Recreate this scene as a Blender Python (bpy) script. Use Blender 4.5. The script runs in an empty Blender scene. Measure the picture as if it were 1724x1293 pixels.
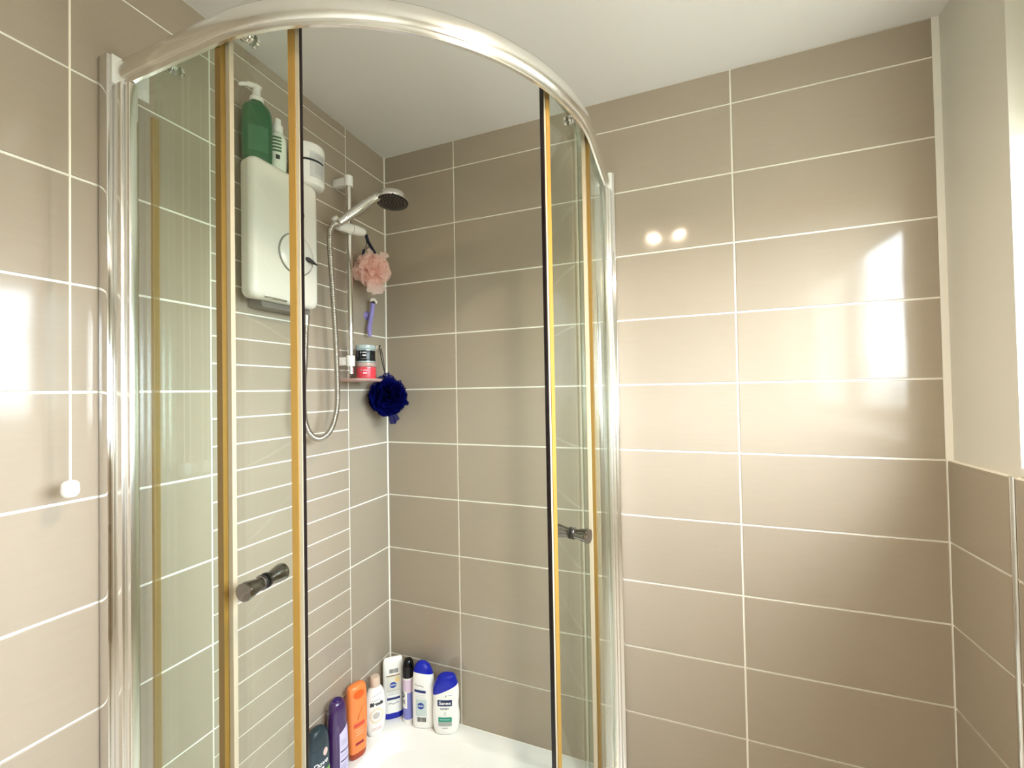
import bpy, bmesh, math, random
from mathutils import Vector, Matrix
random.seed(7)
PI = math.pi
SC = bpy.context.scene
COL = SC.collection

# ------------------------------------------------------------------ camera
CAM = Vector((1.03925, -1.35884, -0.01146))
W_, P_, R_ = -0.365248, 0.015555, -0.017645
fwd = Vector((math.sin(W_)*math.cos(P_), math.cos(W_)*math.cos(P_), math.sin(P_)))
rt = Vector((math.cos(W_), -math.sin(W_), 0)); up = rt.cross(fwd)
R = rt*math.cos(R_) + up*math.sin(R_); U = up*math.cos(R_) - rt*math.sin(R_)
cd = bpy.data.cameras.new('camera'); cam = bpy.data.objects.new('camera', cd); COL.objects.link(cam)
cam.matrix_world = Matrix(((R.x, U.x, -fwd.x, CAM.x), (R.y, U.y, -fwd.y, CAM.y), (R.z, U.z, -fwd.z, CAM.z), (0, 0, 0, 1)))
cd.sensor_fit = 'HORIZONTAL'; cd.sensor_width = 36; cd.lens = 712.43/1724*36; cd.clip_start = 0.02
SC.camera = cam

# ------------------------------------------------------------------ light / world / exposure
SC.view_settings.view_transform = 'Standard'; SC.view_settings.look = 'None'
SC.view_settings.gamma = 1; SC.view_settings.use_curve_mapping = False
SC.view_settings.exposure = 0.68
SKY = 23.0        # overcast daylight outside the window
BULB = 760.0       # warm bulbs of the ceiling light
wd = bpy.data.worlds.new('overcast_sky'); SC.world = wd; wd.use_nodes = True
bg = wd.node_tree.nodes['Background']; bg.inputs[1].default_value = SKY
wn = wd.node_tree.nodes; wtc = wn.new('ShaderNodeTexCoord'); wsx = wn.new('ShaderNodeSeparateXYZ'); wmr = wn.new('ShaderNodeMapRange'); wmx = wn.new('ShaderNodeMix'); wmx.data_type = 'RGBA'
wmr.inputs['From Min'].default_value = -.03; wmr.inputs['From Max'].default_value = .05      # horizon: garden and roofs below, cloud above
wmx.inputs['A'].default_value = (.20, .21, .19, 1); wmx.inputs['B'].default_value = (.80, .90, 1.0, 1)
wl_ = wd.node_tree.links; wl_.new(wtc.outputs['Generated'], wsx.inputs[0]); wl_.new(wsx.outputs['Z'], wmr.inputs['Value']); wl_.new(wmr.outputs[0], wmx.inputs['Factor']); wl_.new(wmx.outputs['Result'], bg.inputs[0])
pd = bpy.data.lights.new('window_portal', 'AREA'); pd.shape = 'RECTANGLE'; pd.size = 1.0; pd.size_y = 1.5
pd.cycles.is_portal = True
po = bpy.data.objects.new('window_portal', pd); COL.objects.link(po)
po.location = (1.86, -0.97, 0.29); po.rotation_euler = (0, PI/2, 0)
SC.cycles.transparent_max_bounces = 32
SC.cycles.max_bounces = 14; SC.cycles.diffuse_bounces = 6; SC.cycles.glossy_bounces = 6
SC.cycles.sample_clamp_indirect = 6.0

# ------------------------------------------------------------------ materials
def lin(h):
    h = h.lstrip('#'); o = []
    for i in (0, 2, 4):
        v = int(h[i:i+2], 16)/255
        o.append(v/12.92 if v <= 0.04045 else ((v+0.055)/1.055)**2.4)
    return (o[0], o[1], o[2], 1)
MATS = {}
def pbr(name, col, rough=0.4, metal=0.0, spec=0.5, trans=0.0, ior=1.45, emit=None, es=0, coat=0, sss=0, alpha=1, bump=None, var=0.0):
    if name in MATS: return MATS[name]
    m = bpy.data.materials.new(name); m.use_nodes = True; nt = m.node_tree; p = nt.nodes['Principled BSDF']
    c = lin(col) if isinstance(col, str) else (*col, 1)
    p.inputs['Base Color'].default_value = c; p.inputs['Roughness'].default_value = rough; p.inputs['Metallic'].default_value = metal
    p.inputs['Specular IOR Level'].default_value = spec; p.inputs['Transmission Weight'].default_value = trans; p.inputs['IOR'].default_value = ior
    p.inputs['Coat Weight'].default_value = coat; p.inputs['Alpha'].default_value = alpha
    if sss: p.inputs['Subsurface Weight'].default_value = sss; p.inputs['Subsurface Radius'].default_value = (.01, .01, .01)
    if emit: p.inputs['Emission Color'].default_value = lin(emit); p.inputs['Emission Strength'].default_value = es
    tc = nt.nodes.new('ShaderNodeTexCoord')
    if bump or var:
        n = nt.nodes.new('ShaderNodeTexNoise'); n.inputs['Scale'].default_value = bump[0] if bump else 30; n.inputs['Detail'].default_value = 4
        nt.links.new(tc.outputs['Object'], n.inputs['Vector'])
        if bump:
            b = nt.nodes.new('ShaderNodeBump'); b.inputs['Strength'].default_value = bump[1]; b.inputs['Distance'].default_value = bump[2]
            nt.links.new(n.outputs['Fac'], b.inputs['Height']); nt.links.new(b.outputs['Normal'], p.inputs['Normal'])
        if var:
            mx = nt.nodes.new('ShaderNodeMix'); mx.data_type = 'RGBA'
            mx.inputs['A'].default_value = tuple(x*(1-var) for x in c[:3])+(1,); mx.inputs['B'].default_value = tuple(min(1, x*(1+var)) for x in c[:3])+(1,)
            nt.links.new(n.outputs['Fac'], mx.inputs['Factor']); nt.links.new(mx.outputs['Result'], p.inputs['Base Color'])
    MATS[name] = m; return m

def tile_material():
    m = bpy.data.materials.new('taupe_glazed_tile'); m.use_nodes = True; nt = m.node_tree; p = nt.nodes['Principled BSDF']; N = nt.nodes; L = nt.links
    tc = N.new('ShaderNodeTexCoord'); oi = N.new('ShaderNodeObjectInfo')
    mp = N.new('ShaderNodeMapping'); mp.inputs['Scale'].default_value = (9, 9, 130)
    ad = N.new('ShaderNodeVectorMath'); ad.operation = 'ADD'
    L.new(tc.outputs['Object'], ad.inputs[0]); L.new(oi.outputs['Location'], ad.inputs[1]); L.new(ad.outputs[0], mp.inputs['Vector'])
    n = N.new('ShaderNodeTexNoise'); n.inputs['Scale'].default_value = 1; n.inputs['Detail'].default_value = 5; n.inputs['Roughness'].default_value = .65; L.new(mp.outputs[0], n.inputs['Vector'])
    mx = N.new('ShaderNodeMix'); mx.data_type = 'RGBA'; mx.inputs['A'].default_value = lin('#a29584'); mx.inputs['B'].default_value = lin('#a89b8a')
    L.new(n.outputs['Fac'], mx.inputs['Factor'])
    hv = N.new('ShaderNodeHueSaturation'); L.new(mx.outputs['Result'], hv.inputs['Color'])
    mr = N.new('ShaderNodeMapRange'); mr.inputs['To Min'].default_value = .97; mr.inputs['To Max'].default_value = 1.03; L.new(oi.outputs['Random'], mr.inputs['Value']); L.new(mr.outputs[0], hv.inputs['Value'])
    L.new(hv.outputs[0], p.inputs['Base Color'])
    p.inputs['Roughness'].default_value = 0.10; p.inputs['Specular IOR Level'].default_value = 0.42
    w = N.new('ShaderNodeTexNoise'); w.inputs['Scale'].default_value = 7; w.inputs['Detail'].default_value = 1; L.new(ad.outputs[0], w.inputs['Vector'])
    b = N.new('ShaderNodeBump'); b.inputs['Strength'].default_value = .25; b.inputs['Distance'].default_value = .004; L.new(w.outputs['Fac'], b.inputs['Height']); L.new(b.outputs[0], p.inputs['Normal'])
    return m

def thin_glass(name, tint, refl=1.0):
    m = bpy.data.materials.new(name); m.use_nodes = True; nt = m.node_tree; nt.nodes.remove(nt.nodes['Principled BSDF'])
    out = nt.nodes['Material Output']; t = nt.nodes.new('ShaderNodeBsdfTransparent'); t.inputs[0].default_value = (*tint, 1)
    g = nt.nodes.new('ShaderNodeBsdfGlossy'); g.inputs['Roughness'].default_value = 0.01; g.inputs['Color'].default_value = (.95, 1, .97, 1)
    # Schlick reflectance from both sides of the pane
    ge = nt.nodes.new('ShaderNodeNewGeometry'); dp = nt.nodes.new('ShaderNodeVectorMath'); dp.operation = 'DOT_PRODUCT'
    nt.links.new(ge.outputs['Normal'], dp.inputs[0]); nt.links.new(ge.outputs['Incoming'], dp.inputs[1])
    def mth(op, x, y):
        k = nt.nodes.new('ShaderNodeMath'); k.operation = op
        for i, v in enumerate((x, y)):
            if v is None: continue
            if isinstance(v, (int, float)): k.inputs[i].default_value = v
            else: nt.links.new(v, k.inputs[i])
        return k.outputs[0]
    c = mth('ABSOLUTE', dp.outputs['Value'], None)
    fr_ = mth('ADD', mth('MULTIPLY', mth('POWER', mth('SUBTRACT', 1.0, c), 5.0), .96*refl), .04*refl)
    mx = nt.nodes.new('ShaderNodeMixShader'); nt.links.new(fr_, mx.inputs[0])
    nt.links.new(t.outputs[0], mx.inputs[1]); nt.links.new(g.outputs[0], mx.inputs[2]); nt.links.new(mx.outputs[0], out.inputs[0])
    return m

def sheer(name, col, op, trl=.5):
    m = bpy.data.materials.new(name); m.use_nodes = True; nt = m.node_tree; nt.nodes.remove(nt.nodes['Principled BSDF'])
    out = nt.nodes['Material Output']; t = nt.nodes.new('ShaderNodeBsdfTransparent')
    d = nt.nodes.new('ShaderNodeBsdfDiffuse'); d.inputs[0].default_value = lin(col)
    l = nt.nodes.new('ShaderNodeBsdfTranslucent'); l.inputs[0].default_value = lin(col)
    a = nt.nodes.new('ShaderNodeMixShader'); a.inputs[0].default_value = trl
    b = nt.nodes.new('ShaderNodeMixShader'); b.inputs[0].default_value = op
    nt.links.new(d.outputs[0], a.inputs[1]); nt.links.new(l.outputs[0], a.inputs[2]); nt.links.new(t.outputs[0], b.inputs[1]); nt.links.new(a.outputs[0], b.inputs[2]); nt.links.new(b.outputs[0], out.inputs[0])
    return m

TILE = tile_material()
GROUT = pbr('cream_grout', '#f4f0e4', .75, bump=(300, .3, .001))
PAINT = pbr('white_wall_paint', '#e6e3d8', .6, bump=(220, .08, .001))
CEIL = pbr('white_ceiling_paint', '#e4e1dc', .7, bump=(200, .06, .001))
FLOORM = pbr('pale_floor_vinyl', '#d6d1c8', .35, var=.06)
CHROME = pbr('polished_chrome', (.82, .81, .79), .07, 1.0)
ALU = pbr('bright_silver_aluminium', (.90, .89, .86), .22, 1.0)
GOLD = pbr('amber_plastic_seal', '#a5803c', .25, spec=.6, var=.08)
OLIVE = pbr('olive_gold_post', '#7d622c', .2, spec=.6, var=.08)
PALE = pbr('pale_seal_strip', '#b5aa92', .3)
BLACK = pbr('black_magnet_strip', '#160b10', .25)
GLASS = thin_glass('clear_green_shower_glass', (.957, .984, .963), 1.0)
WGLASS = thin_glass('window_glass', (.97, .98, .98))
WPLAS = pbr('white_plastic', '#efeee8', .25)
UNITM = pbr('glossy_white_plastic', '#e0ddd2', .18)
GREY = pbr('grey_plastic', '#77716a', .4)
DARK = pbr('dark_rubber', '#2a2724', .45)
ACRYL = pbr('white_acrylic', '#f1efec', .12, spec=.6)
SILI = pbr('white_silicone', '#f2efe6', .4)

# ------------------------------------------------------------------ helpers
def wl(o):
    v = Vector((0, 0, 0))
    while o: v += o.location; o = o.parent
    return v
def finish(name, bm, mat, parent=None, loc=None, smooth=True, angle=40, rot=0):
    """one mesh object; coordinates in bm are world unless loc is given (then local to loc)"""
    me = bpy.data.meshes.new(name); bmesh.ops.recalc_face_normals(bm, faces=bm.faces); bm.to_mesh(me); bm.free()
    return link(name, me, mat, parent, loc, smooth, angle, rot)
def link(name, me, mat, parent=None, loc=None, smooth=True, angle=40, rot=0):
    if smooth:
        for p in me.polygons: p.use_smooth = True
        me.set_sharp_from_angle(angle=math.radians(angle))
    me.materials.clear()
    for m in (mat if isinstance(mat, (list, tuple)) else [mat]): me.materials.append(m)
    o = bpy.data.objects.new(name, me); COL.objects.link(o)
    if parent: o.parent = parent
    if loc is not None: o.location = loc; o.rotation_euler = (0, 0, rot)
    elif parent:
        me.transform(Matrix.Translation(-wl(parent)))
    return o
def tag(o, label=None, cat=None, group=None, kind=None):
    if label: o['label'] = label
    if cat: o['category'] = cat
    if group: o['group'] = group
    if kind: o['kind'] = kind
    return o
def thing(name, loc, label, cat, rz=0, group=None):
    e = bpy.data.objects.new(name, None); COL.objects.link(e); e.location = loc; e.rotation_euler = (0, 0, rz); e.empty_display_size = .05
    return tag(e, label, cat, group)
def recenter(o):
    """move a single-mesh thing's origin to the base centre of its geometry"""
    vs = [v.co for v in o.data.vertices]
    c = Vector(((min(v.x for v in vs)+max(v.x for v in vs))/2, (min(v.y for v in vs)+max(v.y for v in vs))/2, min(v.z for v in vs)))
    o.data.transform(Matrix.Translation(-c)); o.location = o.location + c
    return o
def box(bm, x0, x1, y0, y1, z0, z1, bev=0, seg=2):
    r = bmesh.ops.create_cube(bm, size=1); vs = r['verts']
    for v in vs: v.co = Vector((x0+(v.co.x+.5)*(x1-x0), y0+(v.co.y+.5)*(y1-y0), z0+(v.co.z+.5)*(z1-z0)))
    if bev:
        es = list({e for v in vs for e in v.link_edges})
        bmesh.ops.bevel(bm, geom=es, offset=bev, segments=seg, affect='EDGES', profile=.5)
    return bm
def nb(): return bmesh.new()
def grid(bm, rows, closed_u=False, closed_v=False, cap=False):
    """rows: list of equal length lists of points"""
    V = [[bm.verts.new(p) for p in r] for r in rows]; n = len(V); k = len(V[0])
    for i in range(n if closed_v else n-1):
        a = V[i]; b = V[(i+1) % n]
        for j in range(k if closed_u else k-1):
            try: bm.faces.new((a[j], a[(j+1) % k], b[(j+1) % k], b[j]))
            except ValueError: pass
    if cap:
        bm.faces.new(V[0]); bm.faces.new(V[-1])
    return V
def frame_of(d):
    d = d.normalized(); a = Vector((0, 0, 1)) if abs(d.z) < .9 else Vector((1, 0, 0))
    x = d.cross(a).normalized(); return x, x.cross(d).normalized()
def lathe(bm, prof, o=(0, 0, 0), d=(0, 0, 1), seg=24, cap=True):
    """prof: list of (radius, distance along d)"""
    o = Vector(o); d = Vector(d).normalized(); x, y = frame_of(d)
    rows = [[o+d*t+(x*math.cos(2*PI*j/seg)+y*math.sin(2*PI*j/seg))*max(r, 1e-5) for j in range(seg)] for r, t in prof]
    grid(bm, rows, closed_u=True, cap=cap); return bm
def catmull(pts, n=8):
    P = [Vector(p) for p in pts]; P = [P[0]*2-P[1]]+P+[P[-1]*2-P[-2]]; o = []
    for i in range(1, len(P)-2):
        a, b, c, d = P[i-1:i+3]
        for k in range(n):
            t = k/n
            o.append(.5*((2*b)+(c-a)*t+(2*a-5*b+4*c-d)*t*t+(3*b-a-3*c+d)*t**3))
    o.append(P[-2]); return o
def tube(bm, pts, r, seg=10, cap=True):
    P = [Vector(p) for p in pts]; rows = []; n = len(P); x = None
    for i, p in enumerate(P):
        d = (P[min(i+1, n-1)]-P[max(i-1, 0)]).normalized()
        if x is None: x, y = frame_of(d)
        x = (x-d*x.dot(d)).normalized(); y = d.cross(x)
        rr = r[i] if isinstance(r, list) else r
        rows.append([p+(x*math.cos(2*PI*j/seg)+y*math.sin(2*PI*j/seg))*rr for j in range(seg)])
    grid(bm, rows, closed_u=True, cap=cap); return bm

# ------------------------------------------------------------------ the room
ZC = 0.906; ZF = -1.33; PT = .2015; TW = .4528; G = .0052; TD = .0025
XR = 1.677      # painted face of the window wall
YN = -1.95      # wall behind the camera
def slab(name, x0, x1, y0, y1, z0, z1, mat):
    return tag(finish(name, box(nb(), x0, x1, y0, y1, z0, z1), mat, smooth=False), kind='structure')
floor = slab('floor', -.1, 2.0, YN-.1, .1, ZF-.1, ZF, FLOORM)
ceiling = slab('ceiling', -.1, 2.0, YN-.1, .1, ZC, ZC+.1, CEIL)
wall_back = slab('wall_back', -.1, 2.0, TD, .12, ZF, ZC, GROUT)
wall_left = slab('wall_left', -.12, -TD, YN-.1, TD, ZF, ZC, GROUT)
wall_near = slab('wall_near', -TD, 2.0, YN-.1, YN, ZF, ZC, PAINT)
WY0, WY1, WZ0, WZ1 = -1.62, -.2165, -.2, .78
bm = nb()
box(bm, XR, 2.0, WY1, TD, ZF, ZC); box(bm, XR, 2.0, YN-.1, WY0, ZF, ZC)
box(bm, XR, 2.0, WY0, WY1, ZF, WZ0); box(bm, XR, 2.0, WY0, WY1, WZ1, ZC)
wall_right = tag(finish('wall_right', bm, pbr('dimmed_wall_paint', '#d8d4c9', .6, bump=(220, .08, .001)), smooth=False), kind='structure')  # same wall paint as wall_near, dimmer light put into its colour
# painted return of the back wall beside the tiling
bm = nb(); box(bm, 1.6615, XR, -.0005, TD, WZ0, ZC, .0004, 1); box(bm, 1.6625, XR, -.002, TD, ZF, WZ0, .0004, 1)
tag(finish('trim_1', bm, SILI, smooth=False), kind='structure')
# grout bed of the half-height tiling on the window wall
bm = nb(); box(bm, 1.6665, XR, -1.596, 0, ZF, WZ0-.002)
tag(finish('trim_2', bm, GROUT, smooth=False), kind='structure')

_tc = {}
def tile_mesh(w, h):
    k = (round(w, 4), round(h, 4))
    if k not in _tc:
        bm = nb(); e = .0007; y1 = 0.0; y0 = -TD
        rows = []
        def ring(hw, hh, y): return [(-hw, y, -hh), (hw, y, -hh), (hw, y, hh), (-hw, y, hh)]
        a, b = w/2, h/2
        V = grid(bm, [ring(a, b, y1), ring(a, b, y0+e), ring(a-e*.3, b-e*.3, y0+e*.3), ring(a-e, b-e, y0)], closed_u=True)
        bm.faces.new(V[-1])
        me = bpy.data.meshes.new('tile'); bmesh.ops.recalc_face_normals(bm, faces=bm.faces); bm.to_mesh(me); bm.free()
        me.materials.append(TILE); _tc[k] = me
    return _tc[k]
def tiles(parent, fixed, side, c0, c1, z0, z1, gz=G):
    """one tile between coordinates c0..c1 along the wall, z0..z1 (joint centres)"""
    w = abs(c1-c0)-G; h = z1-z0-gz
    if w < .01 or h < .008: return
    o = bpy.data.objects.new('tile', tile_mesh(w, h)); COL.objects.link(o); o.parent = parent
    c = (c0+c1)/2; z = (z0+z1)/2
    if side == 'back': o.location = (c, TD, z)
    elif side == 'left': o.location = (-TD, c, z); o.rotation_euler = (0, 0, PI/2)
    else: o.location = (fixed, c, z); o.rotation_euler = (0, 0, -PI/2)
rows = [(max(k*PT, ZF), min((k+1)*PT, ZC)) for k in range(-7, 5)]
rj = [-.002, .3049, .3049+TW, .3049+2*TW, 1.664]
for z0, z1 in rows:
    for a, b in zip(rj, rj[1:]): tiles(wall_back, 0, 'back', a, b, z0, z1)
lj = [.001, -.2068, -.6654, -1.119, -1.572, YN]
for z0, z1 in rows:
    for i, (a, b) in enumerate(zip(lj, lj[1:])):
        if i == 1:
            for q in range(3):
                s0 = z0 if z0 == ZF else z0
                k = round((z1-PT)/PT) if z1 != ZC else 4
                t0 = k*PT+q*PT/3; t1 = t0+PT/3
                if t0 >= ZC-.01 or t1 <= ZF: continue
                tiles(wall_left, 0, 'left', a, b, max(t0, ZF), min(t1, ZC), .0042)
        else: tiles(wall_left, 0, 'left', a, b, z0, z1)
for z0, z1 in rows:
    if z1 > WZ0+.01: continue
    for a, b in ((0.0, -.2075), (-.2205, -.69), (-.69, -1.143), (-1.143, -1.596)):
        tiles(wall_right, 1.6665, 'right', a, b, z0, z1)
# chrome edge trim where the tiling turns at the window
bm = nb(); tube(bm, [(1.6655, -.2140, ZF+.001), (1.6655, -.2140, WZ0)], .0062, 12)
tag(finish('trim_3', bm, CHROME), kind='structure')
# silicone bead in the corner
bm = nb(); tube(bm, [(.0006, -.0006, -1.199), (.0006, -.0006, ZC-.001)], .0036, 8)
tag(finish('trim_4', bm, SILI), kind='structure')

# window in the right-hand wall
win = thing('window_1', (1.82, (WY0+WY1)/2, WZ0), None, None); win['kind'] = 'structure'
def fr(bm, y0, y1, z0, z1, w, x0, x1):
    box(bm, x0, x1, y0, y0+w, z0, z1, .004); box(bm, x0, x1, y1-w, y1, z0, z1, .004)
    box(bm, x0, x1, y0+w, y1-w, z0, z0+w, .004); box(bm, x0, x1, y0+w, y1-w, z1-w, z1, .004)
fr(bm := nb(), WY0, WY1, WZ0+.02, WZ1, .05, 1.80, 1.85); box(bm, 1.80, 1.85, -.993, -.943, WZ0+.07, WZ1-.05, .004)
finish('window_frame', bm, WPLAS, win)
for a, b in ((WY0+.05, -.993), (-.943, WY1-.05)):
    s = finish('sash', fr(bm := nb(), a, b, WZ0+.07, WZ1-.05, .035, 1.79, 1.84) or bm, WPLAS, win)
    finish('pane', box(nb(), 1.812, 1.82, a+.03, b-.03, WZ0+.1, WZ1-.08), WGLASS, s, smooth=False)
finish('window_sill', box(nb(), 1.672, 1.80, WY0, WY1, WZ0, WZ0+.02, .005), WPLAS, win)
# blind drawn half-way down
bl = thing('roman_blind', (1.74, (WY0+WY1)/2, .48), 'white fabric roman blind drawn part-way down inside the window recess', 'blind')
BLF = sheer('white_blind_fabric', '#e4e0d6', 1.0, .3)
bm = nb(); ringb = []
for side in (0, 1):
    seq = range(61) if side == 0 else range(60, -1, -1)
    for i in seq:
        t = i/60; ringb.append((1.735+.014*math.sin(t*2*PI*5)*(1-.7*t)+(.0025 if side else 0), .48+t*.268))
grid(bm, [[(x, y, z) for x, z in ringb] for y in (WY0+.02, (WY0+WY1)/2, WY1-.02)], closed_u=True, cap=True)
finish('fabric', bm, BLF, bl)
finish('headrail', box(nb(), 1.725, 1.755, WY0+.01, WY1-.01, .75, .779, .003), WPLAS, bl)

# door behind the camera
dr = thing('door_1', (.62, YN, ZF), None, None); dr['kind'] = 'structure'
DWOOD = pbr('white_painted_door', '#e0dcd2', .4, var=.25)
finish('door_leaf', box(nb(), .24, 1.0, YN+.002, YN+.03, ZF+.005, ZF+2.0, .003), DWOOD, dr)
bm = nb(); box(bm, .17, .235, YN, YN+.04, ZF, ZF+2.07, .004); box(bm, 1.005, 1.07, YN, YN+.04, ZF, ZF+2.07, .004); box(bm, .235, 1.005, YN, YN+.04, ZF+2.005, ZF+2.07, .004)
finish('door_frame', bm, pbr('white_gloss_paint', '#ece9e0', .3), dr)
bm = nb(); lathe(bm, [(.025, 0), (.025, .008), (.01, .01), (.01, .045)], (.94, YN+.03, ZF+1.0), (0, 1, 0)); tube(bm, [(.94, YN+.07, ZF+1.0), (.83, YN+.07, ZF+1.0)], .009)
finish('door_handle', bm, CHROME, dr)

# ------------------------------------------------------------------ ceiling light (just above the frame)
LX, LY = 1.02, -.85
cl = thing('ceiling_light', (LX, LY, ZC), 'chrome ceiling light with three warm bulbs above the shower entrance', 'light')
bm = nb(); lathe(bm, [(.0, 0), (.075, 0), (.075, -.012), (.05, -.024), (.010, -.028), (.010, -.13), (0.0, -.13)], (LX, LY, ZC-.0005)); finish('ceiling_rose', bm, CHROME, cl)
BULBM = pbr('warm_bulb', '#ffdfae', .5, emit='#ffe9cf', es=BULB)
for k in range(3):
    a = 2*PI*k/3+.5; d = Vector((math.cos(a), math.sin(a), 0)); o = Vector((LX, LY, ZC-.115)); e = o+d*.048+Vector((0, 0, -.03))
    arm = finish('arm', tube(nb(), catmull([o, o+d*.026+Vector((0, 0, .002)), e]), .006, 8), CHROME, cl)
    dd = (d*.35+Vector((0, 0, -1))).normalized()
    bm = nb(); lathe(bm, [(0, -.006), (.014, -.005), (.028, .01), (.032, .052), (.0305, .052), (.0265, .012), (0, .004)], e, dd); finish('lamp_holder', bm, CHROME, arm)
    bm = nb(); lathe(bm, [(.0, .010), (.018, .013), (.024, .028), (.022, .033), (.012, .0365), (0, .037)], e, dd); finish('bulb', bm, BULBM, arm)

# ------------------------------------------------------------------ shower tray
TZ = -1.2
def quad_outline(D, a, r0, n=20, inset=0.0, cr=.06, m=6):
    """closed plan outline: back corner rounded by cr, inset from both walls, front arc"""
    o = []; i = inset
    for k in range(m+1):
        t = PI/2*k/m; o.append((i+cr-cr*math.sin(t)*1.0, -(i+cr)+cr*math.cos(t)))   # corner arc from back wall side to left wall side
    o.append((i, -D+.0))
    rr = D-a
    for k in range(n+1):
        t = PI/2*k/n; o.append((a+rr*math.sin(t), -a-rr*math.cos(t)))
    o.append((D, -i))
    return o
tray = thing('shower_tray', (.4, -.4, ZF), 'white acrylic quadrant shower tray with a sunken basin', 'shower tray')
def ring_at(z, D, inset, cr): return [Vector((x, y, z)) for x, y in quad_outline(D, .302, 0, inset=inset, cr=cr)]
bm = nb()
V = grid(bm, [ring_at(ZF, .885, .0015, .004), ring_at(TZ-.006, .885, .0015, .004), ring_at(TZ-.001, .883, .003, .005), ring_at(TZ, .879, .007, .006),
              ring_at(TZ, .80, .064, .085), ring_at(TZ-.0015, .795, .068, .085), ring_at(TZ-.006, .790, .073, .086), ring_at(TZ-.035, .772, .092, .09), ring_at(TZ-.047, .763, .102, .09), ring_at(TZ-.05, .75, .115, .085)], closed_u=True)
bm.faces.new(V[0]); bm.faces.new(V[-1])
finish('tray_body', bm, ACRYL, tray, angle=30)
bm = nb(); lathe(bm, [(.0, 0), (.045, 0), (.043, .004), (.02, .006), (0, .006)], (.42, -.42, TZ-.0499)); finish('waste_cover', bm, CHROME, tray)
# sealant where tray meets tiles
bm = nb(); tube(bm, [(.885, -.002, TZ-.0036), (.004, -.002, TZ-.0036)], .004, 8); tube(bm, [(.002, -.004, TZ-.0036), (.002, -.885, TZ-.0036)], .004, 8)
finish('sealant', bm, SILI, tray)

# ------------------------------------------------------------------ quadrant enclosure
A_ = .302; D_ = .862
def path(s, off):
    D = D_-off; rr = D-A_; Lc = rr*PI/2
    if s < A_: return Vector((s, -D, 0))
    if s < A_+Lc:
        t = (s-A_)/rr; return Vector((A_+rr*math.sin(t), -A_-rr*math.cos(t), 0))
    return Vector((D, -(A_-(s-A_-Lc)), 0))
def total(off): return 2*A_+(D_-off-A_)*PI/2
def mir(v): return Vector((-v.y, -v.x, v.z))
def s_samples(s0, s1, step=.02):
    n = max(2, int((s1-s0)/step)+1); return [s0+(s1-s0)*i/n for i in range(n+1)]
def sweep(bm, prof, s0, s1, ref, mirror=False, step=.02):
    """closed profile [(off, z)] swept along the plan path; s measured on offset ref"""
    rows = []
    for s in s_samples(s0, s1, step):
        row = []
        for off, z in prof:
            # keep the same angular position for every offset
            rr0 = D_-ref-A_
            Lc = rr0*PI/2
            if s < A_: ss = s
            elif s < A_+Lc: ss = A_+(s-A_)/rr0*(D_-off-A_)
            else: ss = A_+(D_-off-A_)*PI/2+(s-A_-Lc)
            v = path(ss, off); v.z = z; row.append(mir(v) if mirror else v)
        rows.append(row)
    grid(bm, rows, closed_u=True, cap=True); return bm
def rectp(o0, o1, z0, z1): return [(o0, z0), (o1, z0), (o1, z1), (o0, z1)]
RZ0, RZ1 = .600, .656
en = thing('shower_enclosure', (.43, -.43, TZ), 'curved glass quadrant shower enclosure with silver frame and sliding doors', 'shower enclosure')
prof = [(.001, RZ0+.001), (-.001, RZ0+.006), (-.001, RZ0+.010), (-.004, RZ0+.013), (-.0065, RZ0+.022), (-.007, RZ0+.031), (-.0055, RZ0+.041), (-.001, RZ0+.050), (.006, RZ1-.001), (.013, RZ1), (.040, RZ1), (.044, RZ1-.002),
        (.045, RZ1-.006), (.045, RZ1-.009), (.042, RZ1-.009), (.041, RZ1-.005), (.012, RZ1-.005), (.008, RZ1-.010), (.006, RZ0+.012), (.006, RZ0)]
top = finish('top_rail', sweep(nb(), prof, .034, total(0)-.034, 0, step=.012), ALU, en, angle=30)
BZ0, BZ1 = TZ+.0008, TZ+.034
profb = [(.0, BZ0), (-.003, BZ0+.012), (-.002, BZ0+.024), (.004, BZ1), (.014, BZ1), (.016, BZ0+.014), (.04, BZ0+.010), (.046, BZ0)]
finish('bottom_rail', sweep(nb(), profb, .034, total(0)-.034, 0, step=.012), ALU, en, angle=30)
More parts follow.
